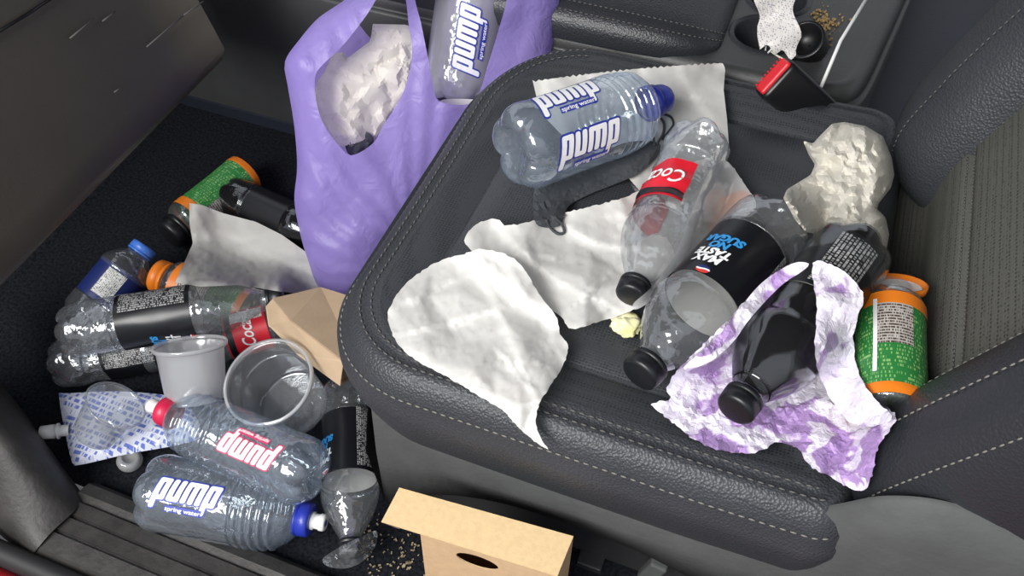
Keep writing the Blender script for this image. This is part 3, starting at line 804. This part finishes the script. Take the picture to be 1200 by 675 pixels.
bk_ = empty('seat_belt_buckle'); A = at(988, 160, .262); B = at(907, 90, .338)
bk_.matrix_world = frame(A, B, R_(0)); tag(bk_, 'black seat belt buckle with red press button beside the seat', 'seat belt buckle')
ln = (B-A).length; w_, d_ = .025, .0145
rows = []
for z, k in ((0, .8), (.01, .86), (ln*.5, .96), (ln-.004, 1), (ln, .95)):
    ring = []
    for j in range(24):
        a = 2*math.pi*j/24; e = 2/5
        ring.append(Vector((d_*k*math.copysign(abs(math.cos(a))**e, math.cos(a)), w_*k*math.copysign(abs(math.sin(a))**e, math.sin(a)), z)))
    rows.append(ring)
build('buckle_body', *grid(rows, True, True, True), M['black'], bk_)
bt = bevel(MB().box((0, 0, ln), (.019, .043, .008)).build('press_button', M['red'], bk_, False), .003)
mb = MB()
for k in range(9): mb.box((-.0105, -.018+.0045*k, ln+.001), (.003, .002, .006))
mb.build('grip_ridges', M['red'], bk_, False)

st = build('plastic_stick', *tube([Vector((.226, .398, .302)), at(985, 48, .330), at(1018, -6, .352)], .0021, 10), M['white'])
tag(st, 'thin white stick propped against the centre console', 'stick')
# receipt curled in the cup holder
V = []; UV = []; F = []
for i in range(15):
    v = i/14
    for j in range(6):
        u = j/5
        x0, y0 = 908-4*v+ (-3*math.sin(v*9)), -8+70*v
        wd = 26-4*abs(math.sin(v*5)); px_, py_ = x0-wd+2*wd*u+10*v, y0+(u-.5)*8*(1+v)
        if i == 14: py_ += (-6 if j % 2 else 4)
        V.append(at(px_, py_, .345-.045*v+.004*math.sin(u*5+v*7))); UV.append((u, v))
for i in range(14):
    for j in range(5): q = i*6+j; F.append((q, q+1, q+7, q+6))
rc = build('receipt', V, F, print_mat('receipt paper', '#d8d4d0', '#9c98a2', 26, 26, .45), uv=UV)
tag(rc, 'crumpled white paper receipt sticking out of the cup holder', 'receipt')
cb = empty('cable_scrap'); tag(cb, 'tangle of thin white wire in the cup holder', 'wire')
mb = MB()
build('strand', *tube(smooth_curve([at(897, 60, .29), at(899, 50, .30), at(908, 44, .304), at(912, 46, .30)], n=6), .0011, 6), M['white'], cb)
build('strand', *tube(smooth_curve([at(900, 62, .292), at(906, 56, .30), at(916, 50, .30)], n=6), .0011, 6), M['white'], cb)
build('strand', *tube(smooth_curve([at(903, 60, .293), at(912, 66, .30), at(922, 71, .30), at(926, 70, .29)], n=6), .0012, 6), M['paper_warm'], cb)
base_at(cb, at(905, 58, .29))
lid = lathe('black_pot', [(0, .001), (0, .018), (.004, .021), (.028, .023), (.03, .024), (.033, .0235), (.033, .020), (.012, .018), (.012, .001)], M['black'], None, 36)
lid.matrix_world = frame(at(952, 58, .29), at(941, 44, .318)); tag(lid, 'small round black pot lying open beside the receipt', 'pot')
mb = MB(); rn = random.Random(5)
for k in range(110):
    a = rn.gauss(0, 1); b = rn.gauss(0, 1); c = at(965+a*9, 28+b*11, ZC+.0015); s = rn.uniform(.0008, .0026)
    mb.box(c, (s*1.8, s, s), Matrix.Rotation(rn.uniform(0, 3), 3, 'Z'))
cr = mb.build('crumbs', mat('tan crumbs', '#9d8153', .9, var=.4, varscale=300), None, False); tag(cr, 'tan crumbs scattered on the console by the cup holder', 'crumbs', kind='stuff')

# ------------------------------------------------------------------ purple carrier bag in the footwell
PB0 = at(400, 346, .015); PB1 = at(480, 0, .33); PB2 = at(650, 5, .31)
PBN = (PB1-PB0).cross(PB2-PB0).normalized()
bag = empty('carrier_bag'); tag(bag, 'purple plastic carrier bag stuffed with rubbish standing in the footwell', 'bag')
bo = [(334, 72), (352, 45), (372, 22), (392, 8), (407, -3), (425, -25), (445, -40), (480, -48), (540, -50), (600, -46), (650, -28), (658, 4), (654, 14), (650, 40), (645, 64), (640, 88), (625, 115), (595, 140), (560, 175), (520, 220), (490, 262), (460, 312), (440, 343), (420, 351), (395, 350), (373, 336), (361, 305), (352, 275), (345, 235), (348, 200), (347, 170), (343, 135), (337, 100)]
h1 = [(474, -6), (479, 30), (483, 60), (476, 99), (461, 129), (449, 147), (437, 168), (413, 182), (400, 174), (380, 147), (371, 120), (369, 92), (376, 78), (401, 54), (428, 20), (446, -8), (460, -20)]
h2 = [(486, -10), (494, 30), (503, 75), (510, 112), (518, 120), (540, 123), (556, 119), (562, 108), (572, 75), (584, 36), (594, -8), (575, -26), (505, -26)]
def fold(p, e):
    # long soft pleats fanning out of the strap
    x, y = p; a = math.atan2(x-492, 260-(y-60)); v = 0
    return .0016*math.sin(a*31+y*.012+2*math.sin(x*.05))+.0035*math.sin((x*.75+y*.5)*.06+math.sin(y*.022)*2)
sheet('bag_back', bo, M['bag'], bag, step=10, plane=(PB0, PBN), off=.10, bulge=-.03, bw=80, seed=11, amp=0.006, freq=20, big=0, sup=False)
fr = sheet('bag_front', bo, M['bag'], bag, holes=[h1, h2], step=6, plane=(PB0, PBN), off=.0, bulge=.035, bw=70, seed=12, sharp_angle=0, fine=.05, amp=0.007, freq=34, big=0.006, warp=fold, sup=False)
base_at(bag, PB0)
M['scrap'] = mat('dark grey shiny plastic', '#3a3a40', .25)
nap = [(437, 28), (476, 29), (490, 36), (490, 62), (482, 80), (480, 105), (455, 140), (438, 165), (420, 176), (395, 170), (376, 140), (368, 115), (372, 95), (380, 85), (390, 62), (404, 61), (406, 69), (434, 48)]
o = sheet('paper_napkin', nap, M['paper_warm'], None, step=3.4, plane=(PB0, PBN), off=.035, bulge=.012, bw=40, seed=21, fine=.35, amp=.017, freq=60, big=.016, sharp=True, sup=False)
tag(o, 'crumpled white napkin poking out of the purple carrier bag', 'napkin')
o = sheet('plastic_scrap', [(404, 165), (412, 155), (428, 154), (438, 162), (434, 174), (420, 184), (408, 180)], M['scrap'], None, step=3, plane=(PB0, PBN), off=.010, bulge=.003, bw=12, amp=.008, freq=120, fine=.4, seed=22, sup=False)
tag(o, 'dark crumpled plastic scrap at the bottom of the bag opening', 'wrapper')
o = sheet('paper_scrap', [(514, 120), (525, 116), (557, 117), (553, 124), (535, 128), (522, 126)], M['paper'], None, step=3, plane=(PB0, PBN), off=-.004, amp=.002, freq=40, seed=23, sup=False)
tag(o, 'white paper scrap below the bottle in the purple bag', 'paper')
def pl(x, y, off): 
    d = ray(x, y); t = (PB0-CAM).dot(PBN)/d.dot(PBN)+off; return CAM+d*t
pump_bottle('clear water bottle with blue lettering standing in the purple bag', pl(535, 118, .05), pl(572, -125, .055), .048, cap='dome', body='pet_frost', logos=(.12,))

# ------------------------------------------------------------------ things in the footwell
b = juice_bottle('green and orange juice bottle lying furthest forward in the footwell', at(289, 202, .036), at(197, 277, .034), .031, panel=(-.9, -.1), lid_m='cap_black'); sup_thing(b)
b = cola_bottle('full black cola bottle half hidden behind the purple bag', at(264, 227, .036), at(396, 286, .034), .032, full=True, text_a=1.1, panel=(-2.8, -2.2)); sup_thing(b)
b = juice_bottle('juice bottle under clear cola bottle with only orange lid showing', at(292, 366, .035), at(182, 322, .055), .030); sup_thing(b)
b = cola_bottle('water bottle with mid blue cap and navy label', at(98, 376, .035), at(171, 288, .075), .034, kind='navy', panel=(-.55, .25), name='water_bottle', capm='cap_lightblue', lab=(.25, .66), capr=.50); sup_thing(b)
b = cola_bottle('crushed clear cola bottle under the horizontal one at the front left', at(62, 428, .03), at(238, 396, .035), .032, dent=.12, body='pet_crushed', panel=(-.2, .6), text_a=-1.0, seed=4.0, lab=(.36, .72)); sup_thing(b)
b = cola_bottle('red labelled cola bottle wedged between tub and brown bag', at(352, 372, .04), at(205, 412, .035), .030, kind='red', panel=(.5, 1.1), text_a=-.1, lab=(.25, .58)); sup_thing(b)
b = cola_bottle('clear cola bottle with black label lying across the top of the pile', at(72, 390, .102), at(332, 348, .102), .0345, panel=(-1.25, -.35), text_a=1.15, dent=.03); sup_thing(b)
# squeeze pouch with spout
po = empty('squeeze_pouch'); tag(po, 'white squeeze pouch with blue print and a white spout', 'pouch')
M['pouch'] = print_mat('blue printed pouch', '#d3d6e4', '#6676c0', 16, 9, .5, .35)
o = sheet('pouch_body', [(69, 463), (76, 461), (150, 459), (215, 470), (235, 510), (205, 522), (150, 532), (92, 545), (84, 540), (76, 505)], M['pouch'], po, step=6, lift=.022, bulge=.010, bw=25, amp=.002, freq=20, seed=31)
uvl = o.data.uv_layers.new(name='UVMap')
for lp in o.data.loops:
    co = o.data.vertices[lp.vertex_index].co; uvl.data[lp.index].uv = ((co.x+.45)*14, (co.y+.25)*16)
A_, B_ = at(82, 504, .026), at(47, 507, .03); ln = (B_-A_).length
sp_ = lathe('spout', [(0, .007), (ln*.35, .0065), (ln*.36, .0095), (ln*.42, .0095), (ln*.43, .0065), (ln*.5, .0065), (ln*.5, .0085), (ln*.97, .0078), (ln, .006), (ln, .0002)], M['white'], po, 28); sp_.matrix_world = frame(A_, B_)
base_at(po, at(130, 505, .01)); sp_.matrix_parent_inverse = Matrix.Translation(-Vector(po.location))
# portion cup on the pouch
A_, B_ = at(112, 508, .045), at(136, 474, .082)
t_ = empty('portion_cup'); t_.matrix_world = frame(A_, B_); tag(t_, 'small clear portion cup tipped over on the squeeze pouch', 'cup'); ln = (B_-A_).length
lathe('cup_wall', spline_prof([(.004, .0005), (.002, .018), (.0, .023), (.004, .026), (ln*.5, .029), (ln-.003, .032), (ln-.002, .0345), (ln, .0345), (ln, .032)], 3), M['tub_clear'], t_, 44)
b = pump_bottle('water bottle with pink red cap and pink edged lettering', at(372, 560, .085), at(175, 474, .085), .038, ink='ink_pink', capm='cap_red', body='pet_blue', dent=.02); sup_thing(b)
b = pump_bottle('water bottle with dark blue cap and white nozzle by the sill', at(172, 574, .045), at(382, 613, .045), .0425, body='pet_blue'); sup_thing(b)
b = cola_bottle('clear cola bottle with black label lying against the seat base', at(408, 448, .045), at(411, 652, .04), .0325, panel=(-.95, -.25), text_a=1.05, lab=(.22, .60)); sup_thing(b)
# milky tub
t_ = empty('plastic_tub'); t_.matrix_world = frame(at(230, 466, .075), at(222, 402, .125)); tag(t_, 'small milky plastic tub lying beside the red label', 'tub')
ln = (at(230, 466, .075)-at(222, 402, .125)).length
lathe('cup_wall', spline_prof([(.0, .0005), (.0, .031), (.003, .033), (ln*.5, .0355), (ln-.006, .0375), (ln-.005, .041), (ln-.001, .0415), (ln, .040)], 3), M['tub'], t_, 48)
for c in t_.children: support(c)
# round clear container, mouth towards the camera
A_, B_ = at(345, 474, .05), at(314, 447, .125)
t_ = empty('food_container'); t_.matrix_world = frame(A_, B_); tag(t_, 'round clear food container tipped over with its mouth up', 'container'); ln = (B_-A_).length
lathe('cup_wall', spline_prof([(.0, .0005), (.0, .036), (.004, .040), (ln*.5, .0425), (ln*.62, .043), (ln*.66, .045), (ln-.004, .0465), (ln-.003, .050), (ln, .0505), (ln+.001, .048)], 3), M['tub_clear'], t_, 56)
lathe('rim', [(ln-.004, .0495), (ln-.004, .0512), (ln+.001, .0512), (ln+.001, .0485)], M['tub'], t_, 56)
for c in t_.children: support(c)
t_ = empty('clear_lid'); t_.matrix_world = frame(at(152, 541, .006), at(151, 535, .018)); tag(t_, 'small clear round lid on the carpet below the pouch', 'lid')
lathe('lid_top', [(.0, .014), (.004, .0145), (.010, .012), (.011, .008), (.009, .007), (.008, .0002)], M['tub'], t_, 32)
# crushed clear lid by the sill
o = sheet('plastic_wrap', [(378, 655), (400, 640), (425, 628), (441, 622), (440, 640), (425, 658), (405, 666), (385, 664)], M['pet_crushed'], None, step=3.5, lift=.004, seed=33, fine=.35, amp=0.014, freq=80, big=0, sup=False)
tag(o, 'crushed clear plastic wrap on the carpet by the sill', 'wrapper')
# white paper over the pile
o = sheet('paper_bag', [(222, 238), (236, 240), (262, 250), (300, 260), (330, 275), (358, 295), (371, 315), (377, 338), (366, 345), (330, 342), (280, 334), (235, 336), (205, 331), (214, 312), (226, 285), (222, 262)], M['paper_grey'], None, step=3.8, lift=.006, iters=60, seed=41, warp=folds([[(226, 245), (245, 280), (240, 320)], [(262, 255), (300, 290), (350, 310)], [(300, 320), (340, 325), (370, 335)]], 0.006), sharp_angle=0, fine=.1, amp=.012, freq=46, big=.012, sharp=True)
tag(o, 'white paper bag lying over the bottles in the footwell', 'paper')
# brown paper bag
bb = empty('brown_paper_bag'); tag(bb, 'folded brown paper bag wedged against the seat front', 'paper bag')
T = [(320, 350, .14), (376, 337, .13), (418, 350, .135), (416, 420, .15), (403, 424, .155), (341, 376, .155)]
S = [(320, 350, .14), (341, 376, .155), (403, 424, .155), (399, 452, .12), (350, 416, .115), (315, 381, .11), (312, 359, .12)]
def facet(name, pts, m, par):
    V = [at(*p) for p in pts]; o = build(name, V, [tuple(range(len(V)))], m, par, False)
    md = o.modifiers.new('thick', 'SOLIDIFY'); md.thickness = .0008; return o
facet('top_panel', T, M['kraft'], bb); facet('side_panel', S, M['kraft'], bb)
facet('end_flap', [(403, 424, .150), (417, 418, .145), (420, 436, .10), (400, 450, .10)], M['kraft'], bb)
facet('under_panel', [(312, 359, .118), (376, 337, .12), (418, 350, .12), (420, 436, .10), (399, 452, .115), (350, 416, .11)], M['kraft'], bb)
base_at(bb, at(370, 400, .03))
# kraft carton by the seat
kc = empty('kraft_carton'); tag(kc, 'light brown card carton standing between the seat and the sill', 'carton')
ZT = .205; q = [at(468, 572, ZT), at(672, 629, ZT), at(653, 676, ZT), at(447, 612, ZT)]
o = build('top_panel', q, [(0, 1, 2, 3)], M['kraft_light'], kc, False); md = o.modifiers.new('t', 'SOLIDIFY'); md.thickness = .0012
e1 = (q[2]-q[3]).normalized(); lw = (q[2]-q[3]).length; zb = .045
out = [(.036, 0), (lw-.001, 0), (lw-.004, zb-ZT), (.030, zb-ZT)]
hole = [(.088+.020*math.cos(2*math.pi*k/20), -.026+.013*math.sin(2*math.pi*k/20)) for k in range(20)]
P2, F = triangulate(smooth2d(out, .008, sharp=True), [hole], .012, random.Random(2))
ny = Vector((0, .0015, 0))
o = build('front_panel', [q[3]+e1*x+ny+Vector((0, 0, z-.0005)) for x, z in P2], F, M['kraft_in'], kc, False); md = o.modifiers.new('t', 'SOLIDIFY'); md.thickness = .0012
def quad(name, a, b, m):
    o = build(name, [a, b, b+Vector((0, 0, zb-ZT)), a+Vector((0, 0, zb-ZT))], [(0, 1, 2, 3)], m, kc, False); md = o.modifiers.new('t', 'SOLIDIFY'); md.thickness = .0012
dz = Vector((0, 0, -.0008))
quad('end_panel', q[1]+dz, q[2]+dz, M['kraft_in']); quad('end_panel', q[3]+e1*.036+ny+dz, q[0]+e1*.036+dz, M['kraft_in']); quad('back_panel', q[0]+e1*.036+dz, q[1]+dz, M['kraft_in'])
o = build('tuck_tab', [q[3]+dz+e1*.002, q[3]+e1*.016+dz, q[3]+e1*.016+Vector((0, .002, -.008)), q[3]+e1*.004+Vector((0, .002, -.006))], [(0, 1, 2, 3)], M['kraft'], kc, False)
base_at(kc, (q[2]+q[3])/2+Vector((0, 0, zb-ZT)))

mb = MB(); rn = random.Random(8)
for k in range(170):
    x = rn.uniform(425, 520); y = rn.uniform(600, 690); c = at(x, y, .0015); s = rn.uniform(.0006, .0018)
    mb.box(c, (s*2, s, s), Matrix.Rotation(rn.uniform(0, 3), 3, 'Z'))
cr = mb.build('carpet_debris', mat('pale grit', '#8d7f66', .9, var=.5, varscale=300), None, False); tag(cr, 'pale grit scattered on the carpet beside the card carton', 'debris', kind='stuff')

# ------------------------------------------------------------------ things on the seat
zig = []
for k in range(57):
    t = k/56; zig.append((624+222*t, 95-21*t+(1.6 if k % 2 else -1.2)-3*math.sin(t*3)))
o = sheet('paper_bag', zig+[(850, 80), (848, 105), (852, 140), (854, 168), (849, 192), (838, 215), (800, 240), (760, 235), (720, 190), (660, 160), (636, 135), (629, 115)], M['paper'], None, step=4.5, lift=.004, seed=51, warp=folds([[(640, 100), (652, 125), (660, 150)], [(800, 85), (820, 120), (848, 150)], [(770, 130), (810, 150), (846, 175)], [(700, 92), (760, 100), (800, 110)]], 0.005), sharp_angle=0, fine=.1, amp=.010, freq=40, big=.010, sharp=True)
tag(o, 'white paper bag with serrated top edge under the water bottle', 'paper bag')
o = sheet('paper_wrapper', [(545, 285), (552, 268), (570, 258), (585, 258), (592, 264), (612, 262), (640, 254), (700, 240), (745, 226), (790, 200), (830, 185), (852, 190), (872, 215), (886, 238), (879, 250), (850, 266), (822, 300), (782, 340), (745, 362), (700, 378), (668, 385), (655, 368), (620, 350), (575, 315)], M['paper'], None, step=3.8, lift=.004, seed=53, warp=folds([[(586, 260), (600, 282), (622, 304), (655, 330), (688, 346)], [(688, 346), (715, 322), (742, 300)], [(560, 300), (600, 296), (630, 300)], [(660, 262), (700, 285), (735, 290)], [(700, 372), (730, 345), (760, 335)]], 0.006), sharp_angle=0, fine=.1, amp=.014, freq=44, big=.016, ragged=1.0)
PW = o; tag(o, 'large crumpled white paper under the red labelled cola bottle', 'paper')
o2 = sheet('orange_print', [(838, 240), (850, 229), (872, 224), (878, 232), (862, 246), (846, 260), (834, 276), (830, 262)], mat('orange print', '#d98a5a', .6), o, step=4, lift=.0012, amp=0, seed=54, sup=False, iters=0)
mk = empty('face_mask'); tag(mk, 'black cloth face mask with ear loops under the water bottle', 'face mask')
def pleat(p, e): return .0025*math.sin((p[1]+p[0]*.45)*.28)
sheet('mask_cloth', [(626, 222), (640, 205), (690, 185), (730, 168), (760, 165), (774, 170), (768, 186), (745, 205), (715, 218), (690, 228), (668, 240), (662, 250), (655, 265), (628, 262)], M['cloth'], mk, step=4, lift=.005, seed=52, amp=0.004, freq=45, big=0, bulge=.006, bw=14, warp=pleat)
def on(x, y, up=.002): d = ray(x, y); return CAM+d*(hit(x, y)-up/d.length)
for lp in ([(640, 258), (646, 268), (654, 274), (661, 272), (658, 262), (650, 254)], [(767, 170), (765, 152), (766, 142), (773, 138), (778, 145), (777, 157), (770, 168)], [(768, 140), (776, 134), (786, 137), (789, 146), (782, 156), (776, 163)]):
    build('ear_loop', *tube(smooth_curve([on(x, y, .003) for x, y in lp], n=5), .0014, 8), M['cloth'], mk)
base_at(mk, on(690, 210))
o = sheet('paper_wrapper', [(455, 366), (466, 343), (488, 322), (515, 306), (542, 298), (562, 292), (590, 297), (612, 312), (632, 345), (652, 372), (656, 392), (666, 405), (660, 428), (645, 452), (632, 474), (628, 492), (632, 510), (642, 527), (612, 505), (590, 482), (558, 462), (520, 440), (484, 420), (466, 402), (456, 382)], M['paper'], None, step=3.8, lift=.004, seed=57, warp=folds([[(483, 351), (520, 332), (562, 319)], [(558, 318), (580, 350), (598, 392), (612, 430)], [(592, 306), (620, 356), (650, 378)], [(500, 385), (545, 372), (580, 362)], [(600, 430), (628, 460), (634, 500)]], 0.006), sharp_angle=0, fine=.1, amp=.010, freq=48, big=.014, ragged=.8)
tag(o, 'crumpled white paper hanging over the near edge of the seat', 'paper')
rnp = random.Random(9)
V = []; mbp = bmesh.new(); bmesh.ops.create_icosphere(mbp, subdivisions=4, radius=.0125)
for v in mbp.verts:
    k = 1+.35*noise.noise(v.co*140)+.2*noise.noise(v.co*300); v.co *= k; v.co.z *= .6; v.co.x *= 1.1
me = bpy.data.meshes.new('p'); mbp.to_mesh(me); mbp.free()
pc = link('food_scrap', me, mat('pale yellow food', '#e8e4c4', .7, (200, .6), col2='#ddd694', varscale=60)); pc.location = at(735, 380, .306); tag(pc, 'small pale yellow food scrap on the seat below white paper', 'food scrap')

b = pump_bottle('clear water bottle with blue cap lying on the serrated white paper bag', at(598, 178, .374), at(784, 113, .348), .0425, cap='dome', body='pet_blue', logos=(.45, -.85)); sup_thing(b)
b = cola_bottle('red labelled empty cola bottle with crushed base on white paper', at(823, 158, .344), at(738, 348, .338), .0325, kind='red', dent=.14, body='pet_crushed', panel=(-2.2, -1.6), text_a=.5, lab=(.33, .56), lab_ang=(-.25, math.pi), seed=2.0); sup_thing(b)
sheet('glassine_sleeve', [(850, 188), (870, 212), (886, 240), (878, 251), (850, 266), (822, 300), (782, 338), (748, 362), (742, 356), (765, 335), (790, 300), (806, 262), (818, 230), (832, 200)], M['tub'], PW, step=4, lift=.003, amp=.002, freq=40, seed=58, iters=20, sup=False, sharp_angle=0)
b = cola_bottle('empty cola bottle with black label between red and full bottles', at(911, 257, .346), at(748, 441, .344), .0385, panel=(-1.35, -.75), text_a=.62, lab=(.22, .58)); sup_thing(b)
o = sheet('paper_napkin', [(918, 232), (922, 222), (950, 205), (955, 193), (948, 182), (941, 165), (953, 168), (960, 160), (975, 145), (990, 143), (1015, 148), (1035, 160), (1045, 185), (1048, 205), (1044, 220), (1030, 238), (1028, 245), (1038, 255), (1042, 275), (1038, 298), (1026, 302), (1010, 285), (985, 278), (965, 276), (945, 272), (932, 258)], M['paper_warm'], None, step=3.2, lift=.01, iters=40, seed=61, fine=.3, amp=.024, freq=75, big=0.02, bulge=.045, bw=45, sharp=True)
tag(o, 'crumpled off white napkin ball by the seat back', 'napkin')
wr = sheet('foil_wrapper', [(763, 474), (785, 468), (782, 452), (800, 428), (850, 378), (890, 336), (928, 310), (952, 308), (985, 316), (1010, 345), (1003, 375), (1000, 400), (1008, 440), (1025, 465), (1049, 486), (1044, 502), (1030, 522), (1022, 556), (1008, 576), (975, 560), (948, 545), (935, 526), (912, 518), (885, 530), (845, 528), (812, 514), (795, 500)], M['foil'], None, step=3.8, lift=.003, seed=71, fine=.42, amp=.009, freq=78, big=.010, ragged=1.2, iters=10)
tag(wr, 'crumpled purple and white printed wrapper under the full cola bottle', 'wrapper')
b = cola_bottle('full dark cola bottle lying on the purple wrapper', at(1006, 285, .356), at(860, 482, .360), .0355, full=True, panel=(-.55, .5), text_a=2.6, lab=(.12, .46)); sup_thing(b)
b = juice_bottle('green and orange juice bottle with open lid beside the seat back', at(1044, 486, .347), at(1043, 332, .345), .0275, lid='open', panel=(-.35, .65)); sup_thing(b)
sheet('wrapper_flap', [(953, 308), (985, 316), (1012, 345), (1004, 375), (1000, 402), (1008, 440), (1026, 468), (1046, 490), (1020, 500), (990, 490), (966, 452), (955, 415), (957, 360)], M['foil'], wr, step=4.5, lift=.006, seed=72, fine=.42, amp=.009, freq=78, big=.010, iters=30, ragged=1)
sheet('wrapper_flap', [(948, 309), (928, 309), (892, 332), (862, 368), (838, 398), (800, 432), (830, 425), (858, 402), (880, 372), (915, 335), (940, 318)], M['foil'], wr, step=4.5, lift=.005, seed=73, fine=.42, amp=.009, freq=78, big=.010, iters=30)
